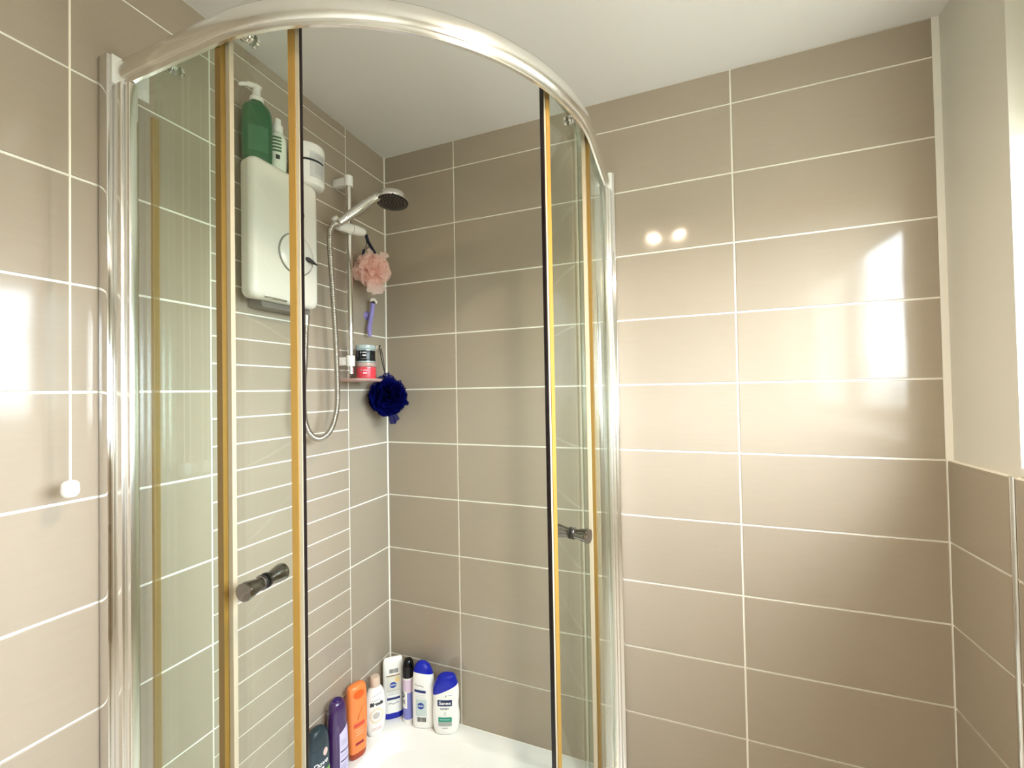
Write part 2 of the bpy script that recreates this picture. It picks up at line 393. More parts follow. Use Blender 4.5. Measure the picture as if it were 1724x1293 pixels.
for mr in (False, True):
    T = (lambda v: mir(Vector(v))) if mr else (lambda v: Vector(v))
    def mbox(bm, x0, x1, y0, y1, z0, z1, bev):
        b2 = nb(); box(b2, x0, x1, y0, y1, z0, z1, bev)
        for v in b2.verts: v.co = T(v.co)
        me = bpy.data.meshes.new('t'); b2.to_mesh(me); b2.free(); bm.from_mesh(me); bpy.data.meshes.remove(me)
        return bm
    wp = finish('wall_profile', mbox(nb(), .0005, .030, -.881, -.838, TZ+.001, .657, .0025), CHROME, en)
    finish('inner_channel', mbox(nb(), .0305, .056, -.872, -.846, TZ+.035, RZ0-.001, .002), ALU, wp)
    finish('glazing_bead', mbox(nb(), .0568, .071, -.866, -.850, TZ+.035, RZ0-.001, .002), ALU, wp)
    b2 = nb()
    # moulded end cap closing the top rail
    o = sweep(b2, [(-.012+.0, .602), (-.012, .657), (.05, .657), (.05, .598), (.0, .598)], .0305, .0345, 0, mirror=mr); finish('end_cap', b2, WPLAS, wp)
    # fixed pane
    fp = finish('fixed_panel', sweep(nb(), rectp(.012, .018, BZ1, RZ0+.04), .066, .296, .015, mirror=mr), GLASS, en)
    finish('edge_post', sweep(nb(), rectp(.0075, .022, BZ1, RZ0+.04), .2965, .3105, .015, mirror=mr, step=.003), OLIVE, fp)
    finish('seal_blade', sweep(nb(), rectp(.016, .024, BZ1, RZ0+.04), .311, .321, .015, mirror=mr, step=.003), PALE, fp)
    # sliding door
    s0, s1 = (.085, .4275) if not mr else (.13, .484)
    dg = finish('sliding_door', sweep(nb(), rectp(.031, .037, BZ0+.016, RZ0+.038), s0, s1, .034, mirror=mr), GLASS, en)
    finish('edge_seal', sweep(nb(), rectp(.0285, .0395, BZ0+.016, RZ0+.036), s1+.0002, s1+.0125, .034, mirror=mr, step=.004), GOLD, dg)
    finish('seal_lip', sweep(nb(), rectp(.030, .038, BZ0+.016, RZ0+.036), s1+.0127, s1+.0185, .034, mirror=mr, step=.004), PALE, dg)
    finish('magnetic_strip', sweep(nb(), rectp(*((.0325, .0362) if not mr else (.0300, .0385)), BZ0+.016, RZ0+.036), s1+.0187, s1+.0222, .034, mirror=mr, step=.004), BLACK, dg)
    finish('rear_seal', sweep(nb(), rectp(.0285, .0395, BZ0+.016, RZ0-.055), s0-.008, s0-.0002, .034, mirror=mr, step=.004), GOLD, dg)
    # double knob through the glass
    sk = s1-.060 if not mr else s1-.072
    c = path(sk, .034); c.z = -.335 if not mr else -.337
    nrm = path(sk, .0)-path(sk, .034)
    q = path(A_+(sk-A_)/(D_-.034-A_)*(D_-A_), 0)-path(sk, .034); q.z = 0; nrm = q.normalized()
    c = T(c); nrm = T(nrm)
    bm = nb()
    half = [(.0, .0033), (.0125, .0033), (.0125, .0065), (.0105, .0075), (.0105, .012), (.0128, .022), (.0152, .034), (.0158, .039), (.0150, .0425), (.0, .0435)]
    lathe(bm, half, c, nrm, 28); lathe(bm, half, c, -nrm, 28)
    finish('knob_handle', bm, pbr('dark_reflection_chrome', (.28, .265, .25), .08, 1.0), dg)  # chrome darkened in colour to stand for the dim room it mirrors
    bm = nb(); lathe(bm, [(.0132, .0031), (.0132, .006)], c, nrm, 28); lathe(bm, [(.0132, .0031), (.0132, .006)], c, -nrm, 28); finish('knob_washer', bm, DARK, dg)
    # rollers hanging under the rail
    for sr in ((.148, .35) if not mr else (.18, .385)):
        p = path(sr, .034); p2 = path(sr+.008, .034); tdir = (p2-p).normalized(); p.z = RZ0+.026
        q = path(sr, .01) if sr < A_ else path(A_+(sr-A_)/(D_-.034-A_)*(D_-.01-A_), .01)
        nn = q-path(sr, .034); nn.z = 0; nn.normalize()
        bm = nb()
        for sg in (-1, 1):
            lathe(bm, [(.0, .0034), (.0105, .0034), (.0105, .0085), (.0085, .0105), (0, .0105)], T(p+Vector((0, 0, -.004))), T(nn*sg), 20)
        pts = [p+tdir*.0105*math.cos(a)+Vector((0, 0, -.006+.0105*math.sin(a)))+nn*.0125 for a in [PI*(.95+1.1*k/10) for k in range(11)]]
        pts = [p+tdir*-.0105+Vector((0, 0, .012))+nn*.0125]+pts+[p+tdir*.0105+Vector((0, 0, .012))+nn*.0125]
        tube(bm, [T(v) for v in pts], .0018, 8)
        finish('roller', bm, CHROME, dg)

# ------------------------------------------------------------------ generic superellipse bottle tools
def interp(tab, z, k):
    n = len(tab)
    if z <= tab[0][0]: return tab[0][k]
    for i in range(n-1):
        z0, z1 = tab[i][0], tab[i+1][0]
        if z <= z1:
            t = (z-z0)/(z1-z0)
            m0 = (tab[i+1][k]-tab[i-1][k])/(z1-tab[i-1][0]) if i > 0 else (tab[i+1][k]-tab[i][k])/(z1-z0)
            m1 = (tab[i+2][k]-tab[i][k])/(tab[i+2][0]-z0) if i+2 < n else (tab[i+1][k]-tab[i][k])/(z1-z0)
            h = z1-z0
            return (2*t**3-3*t*t+1)*tab[i][k]+(t**3-2*t*t+t)*h*m0+(-2*t**3+3*t*t)*tab[i+1][k]+(t**3-t*t)*h*m1
    return tab[-1][k]
class Shape:
    """rows (z, half width, half depth, x shift); front of the bottle is -y"""
    def __init__(s, tab, n=2.4, sx=1.0): s.tab = [(r[0], r[1]*sx, r[2]*(1+(sx-1)*.5), r[3]*sx if len(r) > 3 else 0) for r in tab]; s.n = n; s.sx = sx
    def at(s, z): return (max(interp(s.tab, z, 1), 1e-4), max(interp(s.tab, z, 2), 1e-4), interp(s.tab, z, 3))
    def ring(s, z, grow=0, seg=36):
        a, b, cx = s.at(z); o = []
        for j in range(seg):
            t = 2*PI*j/seg; c, sn = math.cos(t), math.sin(t)
            o.append((cx+(a+grow)*math.copysign(abs(c)**(2/s.n), c), (b+grow)*math.copysign(abs(sn)**(2/s.n), sn), z))
        return o
    def mesh(s, z0, z1, grow=0, m=34, seg=36, cut=None, above=True):
        bm = nb()
        # denser rows near both ends
        zs = [z0+(z1-z0)*(.5-.5*math.cos(PI*i/m)) for i in range(m+1)]
        grid(bm, [s.ring(z, grow, seg) for z in zs], closed_u=True, cap=True)
        if cut:
            co, no = cut
            r = bmesh.ops.bisect_plane(bm, geom=bm.verts[:]+bm.edges[:]+bm.faces[:], plane_co=co, plane_no=no, clear_inner=above, clear_outer=not above)
            es = [e for e in r['geom_cut'] if isinstance(e, bmesh.types.BMEdge)]
            if es: bmesh.ops.contextual_create(bm, geom=es)
        return bm
    def front(s, x, z, eps=.0006):
        x = x*s.sx; a, b, cx = s.at(z); u = min(.995, abs((x-cx)/a))
        return Vector((x, -b*(1-u**s.n)**(1/s.n)-eps, z))
def patch(sh, pts_fn, nu=10, nv=8, eps=.0006):
    bm = nb(); grid(bm, [[sh.front(*pts_fn(i/nu, j/nv), eps) for i in range(nu+1)] for j in range(nv+1)]); return bm
def rectpatch(sh, x0, x1, z0, z1, eps=.0006, slope=0): return patch(sh, lambda u, v: (x0+(x1-x0)*u, z0+(z1-z0)*v+slope*u), eps=eps)
def discpatch(sh, cx, cz, rx, rz, eps=.0009, r0=0.0, seg=24):
    bm = nb(); rings = []
    for q in (r0 if r0 else .02, .5*(1+r0), 1.0):
        rings.append([sh.front(cx+rx*q*math.cos(2*PI*j/seg), cz+rz*q*math.sin(2*PI*j/seg), eps) for j in range(seg)])
    grid(bm, rings, closed_u=True)
    return bm
def text_mesh(body, size, cx, cz, fn, bold=0.0, shear=0.0, sx=1.0, slope=0.0):
    cu = bpy.data.curves.new('txt', 'FONT'); cu.body = body; cu.size = size; cu.align_x = 'CENTER'; cu.align_y = 'CENTER'; cu.offset = bold; cu.shear = shear; cu.resolution_u = 3
    ob = bpy.data.objects.new('txt', cu); COL.objects.link(ob); dg = bpy.context.evaluated_depsgraph_get()
    me = bpy.data.meshes.new_from_object(ob.evaluated_get(dg)); bpy.data.objects.remove(ob); bpy.data.curves.remove(cu)
    bm = nb(); bm.from_mesh(me); bpy.data.meshes.remove(me)
    for v in bm.verts: v.co = fn(cx+v.co.x*sx, cz+v.co.y+v.co.x*slope)
    return bm
def P(name, bm, mat, parent, **kw): return finish(name, bm, mat, parent, loc=(0, 0, 0), **kw)
def barcode(sh, x0, x1, z0, z1, eps=.001):
    bm = nb(); x = x0; rnd = random.Random(3)
    while x < x1:
        w = rnd.choice((.0006, .001, .0016)); w = min(w, x1-x)
        grid(bm, [[sh.front(x, z0, eps), sh.front(x+w, z0, eps)], [sh.front(x, z1, eps), sh.front(x+w, z1, eps)]]); x += w+rnd.choice((.0007, .0012))
    return bm
INK = pbr('black_ink', '#1b1b1f', .5); NAVY = pbr('navy_ink', '#1b2a6b', .4); GINK = pbr('grey_ink', '#9a9a9c', .5); WINK = pbr('white_ink', '#f4f4f4', .4)
PGREY = pbr('pale_grey_print', '#c9cfcf', .4); GOLDINK = pbr('bronze_ink', '#9c7d55', .4)
BWHITE = pbr('bottle_white', '#f3f2ee', .22); BLUECAP = pbr('royal_blue_cap', '#1222a8', .16)
d2r = math.radians

# --- bottles on the tray ledge, from the door edge round the corner
def b_dark():
    t = thing('shower_gel_bottle', (.036, -.392, TZ), 'dark teal shower gel bottle with a green panel, beside the door edge', 'bottle', d2r(82), 'toiletry bottles on the tray ledge')
    sh = Shape([(0, .031, .017), (.006, .035, .020), (.04, .036, .021), (.12, .036, .021), (.16, .034, .020), (.19, .028, .018), (.204, .017, .012), (.208, .004, .003)], 2.6)
    m = pbr('dark_teal_plastic', '#2b3c46', .3)
    P('body', sh.mesh(0, .156, m=26), m, t); P('flip_cap', sh.mesh(.157, .208, grow=.0004, m=18), pbr('charcoal_teal_cap', '#26353b', .35), t)
    P('emblem', discpatch(sh, .012, .138, .008, .011), pbr('pale_pink_print', '#d9bdb4', .4), t)
    P('lettering', text_mesh('Dove', .021, -.004, .112, lambda x, z: sh.front(x, z, .001), .0003, .15), WINK, t)
    P('label_text', rectpatch(sh, -.016, .006, .0955, .101, .001), WINK, t)
    P('label_panel', rectpatch(sh, -.022, .03, .02, .083, slope=.004), pbr('leaf_green_print', '#7fb35a', .45, var=.3), t)
def b_purple():
    t = thing('shampoo_bottle', (.040, -.318, TZ), 'tall translucent purple bottle with a lilac text label', 'bottle', d2r(72), 'toiletry bottles on the tray ledge')
    sh = Shape([(0, .026, .020), (.005, .030, .024), (.05, .032, .026), (.12, .031, .026), (.19, .028, .024), (.22, .025, .022), (.234, .020, .017), (.240, .012, .010)], 2.3)
    P('body', sh.mesh(0, .238, m=36), pbr('translucent_purple_plastic', '#3f2358', .14, spec=.6, coat=.4), t)
    bm = nb(); lathe(bm, [(0, 0), (.011, 0), (.012, -.0015), (.0125, -.003)], (0, -.0, .2405), (0, 0, 1)); P('cap_dimple', bm, pbr('deep_purple_plastic', '#2c1060', .2), t)
    P('label_panel', patch(sh, lambda u, v: (-.006+.034*u, .012+(.135+.02*u)*v)), pbr('lilac_label', '#cfc6ea', .4), t)
    for z in (.062, .091): P('label_rule', rectpatch(sh, -.004, .026, z, z+.0035, .0011), INK, t)
    for i, z in enumerate((.112, .118, .124, .079, .05, .044, .038)): P('label_text', rectpatch(sh, -.002, .02-.002*(i % 3), z, z+.0018, .0011), GINK, t)
def b_orange():
    t = thing('conditioner_bottle', (.040, -.232, TZ), 'bright orange shampoo bottle with red lettering between purple and white bottles', 'bottle', d2r(68), 'toiletry bottles on the tray ledge')
    sh = Shape([(0, .023, .014), (.006, .026, .017), (.03, .028, .019), (.10, .031, .020), (.17, .031, .020), (.215, .029, .018), (.228, .025, .015), (.233, .017, .009)], 2.7, 1.08)
    om = pbr('orange_plastic', '#f58848', .25)
    P('flip_cap', sh.mesh(0, .022, grow=.0002, m=8), pbr('burnt_orange_cap', '#a8401c', .2), t); P('body', sh.mesh(.0222, .233, m=30), om, t)
    P('top_recess', discpatch(sh, .0, .207, .017, .013), pbr('deep_orange_plastic', '#ea5f1e', .3), t)
    RI = pbr('crimson_ink', '#9c2038', .45)
    P('script_mark', patch(sh, lambda u, v: (-.007+.016*u+.003*v, .128+.036*u**.8+.003*v), eps=.001), pbr('dark_coral_ink', '#b5422c', .45), t)
    P('label_band', rectpatch(sh, -.018, .017, .106, .118, .001), pbr('coral_red_ink', '#d9503c', .45), t)
    P('label_text', rectpatch(sh, -.014, .012, .0965, .0995, .001), pbr('light_orange_ink', '#ffb58d', .45), t)
    for z in (.088, .079): P('label_text', rectpatch(sh, -.013, .012, z, z+.003, .001), pbr('light_orange_ink', '#ffb58d'), t)
    P('label_bar', rectpatch(sh, -.013, .013, .048, .056, .001), RI, t)
def b_white_oval():
    t = thing('lotion_bottle', (.040, -.139, TZ), 'white oval hair bottle with a beige cap and black lettering', 'bottle', d2r(52), 'toiletry bottles on the tray ledge')
    sh = Shape([(0, .020, .012), (.004, .024, .015), (.03, .032, .019), (.07, .036, .021), (.11, .035, .020), (.145, .029, .018), (.160, .021, .015), (.165, .014, .013), (.168, .013, .0125)], 2.2)
    P('body', sh.mesh(0, .168), BWHITE, t)
    bm = nb(); lathe(bm, [(0, .1685), (.0165, .1685), (.017, .171), (.0165, .192), (.0145, .198), (.0, .2)]); P('cap', bm, pbr('beige_cap', '#d8c0ae', .35), t)
    P('label_rule', rectpatch(sh, -.016, .012, .1265, .1275, .001), INK, t)
    P('lettering', text_mesh('Blends', .0165, 0, .114, lambda x, z: sh.front(x, z, .001), .0009, .1), INK, t)
    P('label_rule', patch(sh, lambda u, v: (-.014+.034*u, .137+.009*u**.5+.0012*v)), pbr('grey_green_ink', '#6f7a78'), t)
    P('floral_print', discpatch(sh, 0, .075, .024, .026, .0005, .72), pbr('pale_beige_print', '#e6d9bf', .4), t)
    P('label_text', discpatch(sh, -.001, .076, .012, .011, .001), pbr('light_grey_print', '#c2bdb8', .4), t)
    for z in (.032, .026): P('label_text', rectpatch(sh, -.018, .018, z, z+.0018, .001), pbr('dusty_pink_ink', '#cf9c9c'), t)
def b_tall_white():
    t = thing('body_lotion_bottle', (.046, -.046, TZ), 'tall white lotion bottle standing on its dark blue cap in the corner', 'bottle', d2r(40), 'toiletry bottles on the tray ledge')
    sh = Shape([(0, .028, .018), (.004, .0305, .020), (.03, .031, .020), (.10, .032, .019), (.16, .032, .016), (.195, .031, .011), (.207, .029, .007), (.212, .025, .003)], 3.0, 1.14)
    P('flip_cap', sh.mesh(0, .022, grow=.0003, m=8), BLUECAP, t); P('body', sh.mesh(.0222, .212), BWHITE, t)
    P('barcode', barcode(sh, -.012, .015, .163, .177), pbr('dark_grey_ink', '#55555a', .5), t)
    P('label_panel', rectpatch(sh, -.02, .02, .098, .152), pbr('silver_cream_print', '#dcd9cd', .35), t)
    P('label_band', rectpatch(sh, -.022, .021, .1525, .1565, .001), GOLDINK, t)
    P('gold_print', discpatch(sh, .012, .138, .008, .009, .001), pbr('pale_gold_print', '#e3c98c', .4), t)
    P('round_emblem', discpatch(sh, -.001, .122, .0105, .0105, .0012), pbr('emblem_blue', '#24459a', .35), t)
    P('lettering', text_mesh('NIVEA', .0062, -.001, .122, lambda x, z: sh.front(x, z, .0018), .0002), WINK, t)
    for z in (.102, .094, .088): P('label_text', rectpatch(sh, -.016, .016, z, z+.0016, .0012), GINK, t)
    P('label_bar', rectpatch(sh, -.02, .02, .070, .078, .001), NAVY, t)
    P('label_text', patch(sh, lambda u, v: (-.017+.034*u, .055+.004*math.sin(u*9)*.5+.003*v), eps=.001), GINK, t)
def b_aerosol():
    t = thing('aerosol_can', (.1115, -.044, TZ), 'slim lavender spray can with a black domed cap', 'spray can', d2r(10), 'toiletry bottles on the tray ledge')
    R0 = .0205; sh = Shape([(0, R0, R0), (.2, R0, R0)], 2.0)
    def cyl(z0, z1, r, name, mat):
        bm = nb(); lathe(bm, [(0, z0), (r-.001, z0), (r, z0+.001), (r, z1-.001), (r-.001, z1), (0, z1)], seg=32); return P(name, bm, mat, t)
    cyl(0, .012, R0+.0008, 'base_rim', BWHITE); cyl(.012, .106, R0, 'can_body', pbr('lavender_blue_print', '#8084c8', .25))
    cyl(.106, .150, R0, 'can_shoulder', pbr('pale_pink_lilac', '#dcc8dc', .28)); cyl(.150, .158, R0-.001, 'collar', BWHITE)
    bm = nb(); lathe(bm, [(0, .158), (.0205, .158), (.0205, .195), (.0185, .208), (.013, .216), (0, .219)], seg=32); P('cap', bm, pbr('black_plastic_cap', '#0a0a0d', .15), t)
    P('label_panel', rectpatch(sh, -.019, .004, .052, .112), BWHITE, t)
    P('round_emblem', discpatch(sh, -.013, .098, .0075, .010, .0012, .5), INK, t)
    P('label_text', rectpatch(sh, -.015, -.004, .068, .082, .0012), GINK, t)
def b_white_blue():
    t = thing('shower_cream_bottle', (.178, -.046, TZ), 'white shower cream bottle with a rounded royal blue cap and barcode', 'bottle', d2r(16), 'toiletry bottles on the tray ledge')
    sh = Shape([(0, .030, .018, 0), (.005, .0335, .021, 0), (.06, .0345, .021, 0), (.12, .0345, .021, 0), (.17, .032, .020, -.001), (.20, .026, .018, -.003), (.218, .016, .012, -.005), (.226, .004, .003, -.006)], 2.7, 1.16)
    cut = ((0, 0, .185), (.12, .35, 1))
    P('body', sh.mesh(0, .2255, cut=((0, 0, .1845), (.12, .35, 1)), above=False), BWHITE, t); P('flip_cap', sh.mesh(.02, .2258, grow=.0004, cut=cut, above=True), BLUECAP, t)
    P('label_text', patch(sh, lambda u, v: (-.023+.028*u, .152-.005*u+.0015*math.sin(u*12)+.003*v), eps=.001), GINK, t)
    P('label_bar', rectpatch(sh, -.024, .012, .129, .138, .001, slope=-.004), NAVY, t)
    for z in (.118, .112, .106): P('label_text', rectpatch(sh, -.02, .01, z, z+.0016, .001), PGREY, t)
    P('label_panel', rectpatch(sh, -.02, .014, .046, .103), pbr('mint_grey_print', '#c4d2cf', .4), t)
    P('round_emblem', discpatch(sh, -.004, .081, .0105, .0115, .0012), pbr('emblem_blue', '#24459a', .35), t)
    P('lettering', text_mesh('NIVEA', .0065, -.004, .081, lambda x, z: sh.front(x, z, .0018), .0002), WINK, t)
    P('barcode', barcode(sh, -.016, .012, .026, .042), INK, t)
def b_sanex():
    t = thing('shower_gel_bottle', (.268, -.044, TZ), 'white shower gel bottle with a slanted blue cap and green stripe', 'bottle', d2r(20), 'toiletry bottles on the tray ledge')
    sh = Shape([(0, .027, .016, 0), (.005, .033, .020, 0), (.03, .038, .022, 0), (.06, .039, .022, 0), (.095, .0372, .021, -.001), (.12, .0378, .020, 0), (.150, .0375, .019, 0), (.178, .030, .017, .001), (.195, .021, .013, .003), (.201, .008, .005, .003)], 2.5, 1.2)
    cut = ((0, 0, .150), (-.40, 0, 1))
    P('body', sh.mesh(0, .2008, cut=((0, 0, .1495), (-.40, 0, 1)), above=False), BWHITE, t); P('flip_cap', sh.mesh(.05, .201, grow=.0005, cut=cut, above=True), BLUECAP, t)
    P('label_badge', rectpatch(sh, -.022, .020, .101, .121, .0008), pbr('deep_navy_print', '#142255', .35), t)
    P('lettering', text_mesh('Sanex', .0150, -.0005, .111, lambda x, z: sh.front(x, z, .0014), .0003), WINK, t)
    P('lettering', text_mesh('EXPERT', .0075, -.001, .092, lambda x, z: sh.front(x, z, .001), .0002), pbr('slate_ink', '#6a6f80'), t)
    for z in (.081, .076, .071): P('label_text', rectpatch(sh, -.004, .003, z, z+.0025, .001), PGREY, t)
    P('green_stripe', rectpatch(sh, -.02, .019, .049, .064, .0008), pbr('teal_green_print', '#1b8f78', .35), t)
    P('label_text', rectpatch(sh, -.016, .014, .055, .058, .0014), pbr('mint_ink', '#9fd6c6'), t)
    P('grey_stripe', rectpatch(sh, -.02, .019, .034, .0485, .0008), pbr('warm_grey_print', '#a5aaa4', .35), t)
    P('label_text', rectpatch(sh, -.009, .008, .0265, .0285, .001), GINK, t)
    P('label_text', rectpatch(sh, .009, .021, .135, .1385, .001), pbr('pale_lilac_ink', '#c3bdd8'), t); P('label_text', rectpatch(sh, .001, .004, .131, .137, .001), GINK, t)
for f in (b_dark, b_purple, b_orange, b_white_oval, b_tall_white, b_aerosol, b_white_blue, b_sanex): f()

# ------------------------------------------------------------------ electric shower unit
UX = .078; UY0, UY1 = -.618, -.406; UZ0, UZ1 = .232, .592
un = thing('electric_shower', (0.0005, (UY0+UY1)/2, UZ0), 'white electric shower unit with round dial on the tiled wall', 'shower unit')
def rrect(x, y0, y1, z0, z1, r, n=6, rr=None):
    o = []
    for (cy, cz, a0, q) in ((y1-r, z1-r, 0, r), (y0+r, z1-r, PI/2, r), (y0+r, z0+r, PI, r), (y1-r, z0+r, 1.5*PI, r)):
        for k in range(n+1):
            a = a0+PI/2*k/n; o.append(Vector((x, cy+q*math.cos(a), cz+q*math.sin(a))))
    return o
bm = nb()
rw = [rrect(.001, UY0+.034, UY1-.028, UZ0+.03, UZ1-.012, .012), rrect(.030, UY0+.020, UY1-.012, UZ0+.012, UZ1-.006, .014), rrect(.032, UY0+.006, UY1-.004, UZ0+.004, UZ1-.002, .018),
      rrect(UX-.018, UY0, UY1, UZ0, UZ1, .022), rrect(UX-.006, UY0+.003, UY1-.003, UZ0+.003, UZ1-.003, .021), rrect(UX-.001, UY0+.010, UY1-.010, UZ0+.010, UZ1-.010, .017), rrect(UX, UY0+.017, UY1-.017, UZ0+.017, UZ1-.017, .013)]
grid(bm, rw, closed_u=True, cap=True); finish('cover', bm, UNITM, un, angle=50)
DY, DZ = -.487, .372
bm = nb(); lathe(bm, [(.0555, 0), (.0575, .0006), (.0575, .0014), (.0555, .002)], (UX, DY, DZ), (1, 0, 0), 48, cap=False); dial_ring = finish('dial_ring', bm, GREY, un)
bm = nb(); lathe(bm, [(0, 0), (.0545, 0), (.054, .004), (.046, .0085), (.02, .011), (0, .0115)], (UX, DY, DZ), (1, 0, 0), 48); dial = finish('dial', bm, UNITM, un)
bm = nb(); lathe(bm, [(0, .01), (.0035, .01), (.007, .018), (.0055, .03), (.0015, .046), (0, .046)], (UX+.008, DY+.012, DZ-.0), (.25, .75, -.33), 12); finish('pointer_lever', bm, DARK, dial)
bm = nb(); lathe(bm, [(0, 0), (.016, 0), (.016, .004), (.013, .007), (0, .0075)], (UX, -.478, .487), (1, 0, 0), 32); btn = finish('start_button', bm, pbr('chrome_button', (.6, .6, .6), .15, 1), un)
bm = nb(); grid(bm, [rrect(.002, UY0+.045, UY1-.012, UZ0-.014, UZ0+.03, .008), rrect(UX-.026, UY0+.045, UY1-.012, UZ0-.014, UZ0+.03, .008)], closed_u=True, cap=True); finish('base_trim', bm, GREY, un)
bm = nb(); lathe(bm, [(0, 0), (.0115, 0), (.0115, -.012), (.0095, -.013), (.0095, -.03), (0, -.03)], (.046, -.427, UZ0-.0142), (0, 0, 1)); finish('outlet', bm, CHROME, un)
bm = nb(); box(bm, UX-.003, UX+.0005, UY0+.03, UY0+.10, UZ0+.003, UZ0+.008, .001); finish('chrome_strip', bm, CHROME, un)

# ------------------------------------------------------------------ riser rail, handset, hose, dish
RX, RY = .060, -.262
rr_ = thing('riser_rail', (RX, RY, .06), 'chrome shower riser rail with white brackets on the tiled wall', 'shower rail')
bm = nb(); lathe(bm, [(0, .052), (.0095, .052), (.0095, .688), (0, .688)], (RX, RY, 0), (0, 0, 1), 24); finish('tube', bm, CHROME, rr_)
for z in (.668, .080):
    bm = nb(); lathe(bm, [(0, 0), (.0128, 0), (.0135, .001), (.0135, .033), (.0125, .034), (0, .034)], (RX, RY, z-.003), (0, 0, 1), 24)
    box(bm, .0005, RX-.008, RY-.010, RY+.010, z+.0, z+.027, .003); finish('wall_bracket', bm, WPLAS, rr_)
bm = nb()
a = Vector((.070, -.325, .514)); b = Vector((.072, -.207, .531)); ax = (b-a).normalized(); Lh = (b-a).length
lathe(bm, [(0, 0), (.012, .001), (.0145, .006), (.0150, .03), (.0165, .055), (.0165, .085), (.0150, Lh-.006), (.011, Lh), (0, Lh+.001)], a, ax, 24)
lathe(bm, [(0, 0), (.010, 0), (.012, .004), (.010, .014), (0, .016)], a+Vector((0, -.002, .012)), (-.1, -.75, .6), 16)
sl = finish('slider_holder', bm, WPLAS, rr_)
bm = nb(); lathe(bm, [(.0169, 0), (.0169, .002)], a+ax*.056, ax, 24, cap=False); finish('slider_seam', bm, GREY, sl)

hs = thing('hand_shower', (.105, -.35, .505), 'chrome hand shower with a round grey spray face in the slider', 'shower head')
hb = Vector((.103, -.352, .506)); hn = Vector((.157, -.281, .590)); hc = Vector((.204, -.226, .612))
hd = (hn-hb).normalized(); Lq = (hn-hb).length
bm = nb(); pts = catmull([hb, hb+hd*.035, hb+hd*.09, hn, hc+Vector((-.022, -.026, .010))], 6)
n = len(pts); rad = [.0105+.004*math.sin(min(1, i/n*1.3)*PI*.75) for i in range(n)]; tube(bm, pts, rad, 16); finish('handle', bm, CHROME, hs)
fd = Vector((.06, -.10, -1)).normalized()
bm = nb(); lathe(bm, [(0, -.026), (.018, -.025), (.036, -.019), (.050, -.008), (.055, .002), (.0545, .008), (.0515, .0105)], hc, fd, 48); finish('head_shell', bm, CHROME, hs)
SPRAY = pbr('charcoal_spray_face', '#2a241f', .35)
bm = nb(); lathe(bm, [(0, .0135), (.03, .013), (.049, .0112), (.0513, .009), (0, .009)], hc, fd, 48); face = finish('spray_face', bm, SPRAY, hs)
fx, fy = frame_of(fd); bm = nb()
for rad_, cnt in ((.010, 8), (.020, 14), (.030, 20), (.040, 26)):
    for k in range(cnt):
        c = hc+fd*.0112+(fx*math.cos(2*PI*k/cnt)+fy*math.sin(2*PI*k/cnt))*rad_
        lathe(bm, [(.0013, 0), (.0009, .0036)], c, fd, 6)
tag(finish('spray_nozzles', bm, pbr('pale_nozzle', '#8d867c', .4), face), kind='stuff')
bm = nb(); lathe(bm, [(0, 0), (.003, 0), (.003, .012), (0, .013)], hc+fd*.008+Vector((.03, -.038, 0)), Vector((.3, -.4, -1)), 10); finish('spray_lever', bm, DARK, hs)

hp = [(.046, -.427, UZ0-.046), (.052, -.437, .10), (.060, -.452, 0.0), (.066, -.455, -.075), (.068, -.440, -.122), (.070, -.408, -.142), (.072, -.372, -.128), (.073, -.349, -.090), (.074, -.337, -.025), (.077, -.344, .1386), (.083, -.362, .3167), (.088, -.375, .43), (.091, -.376, .475), (.096, -.366, .497), (.1005, -.3555, .5032)]
raw = catmull(hp, 60); d = [0]
for i in range(1, len(raw)): d.append(d[-1]+(raw[i]-raw[i-1]).length)
N_ = int(d[-1]/.0016); pts = []; j = 0
for i in range(N_+1):
    t = d[-1]*i/N_
    while j < len(d)-2 and d[j+1] < t: j += 1
    f = (t-d[j])/max(1e-9, d[j+1]-d[j]); pts.append(raw[j].lerp(raw[j+1], f))
bm = nb(); tube(bm, pts, [.0078+.0008*(1 if i % 3 else -1.2) for i in range(len(pts))], 12)
ho = finish('shower_hose', bm, pbr('brushed_hose_metal', (.58, .55, .50), .2, 1.0), angle=80); tag(ho, 'ribbed chrome shower hose looping down from the white unit', 'shower hose')

# soap dish
dy0, dy1, dx0, dx1 = -.287, -.166, .018, .122; dz = .026
sd = thing('soap_dish', (.07, -.225, dz), 'translucent pink-tinted plastic soap dish at the foot of the rail', 'soap dish')
PINKP = pbr('translucent_pinkish_plastic', '#d3b2a8', .2, trans=.35, ior=1.2)
def rr2(z, i, r):
    o = []
    for (cx, cy, a0) in ((dx1-i-r, dy1-i-r, 0), (dx0+i+r, dy1-i-r, PI/2), (dx0+i+r, dy0+i+r, PI), (dx1-i-r, dy0+i+r, 1.5*PI)):
        for k in range(6): t = a0+PI/2*k/5; o.append(Vector((cx+r*math.cos(t), cy+r*math.sin(t), z)))
    return o
bm = nb(); grid(bm, [rr2(dz, .006, .02), rr2(dz+.004, .001, .024), rr2(dz+.010, 0, .025), rr2(dz+.0105, .002, .023), rr2(dz+.0055, .004, .021), rr2(dz+.005, .02, .01)], closed_u=True, cap=True); finish('dish_body', bm, PINKP, sd)

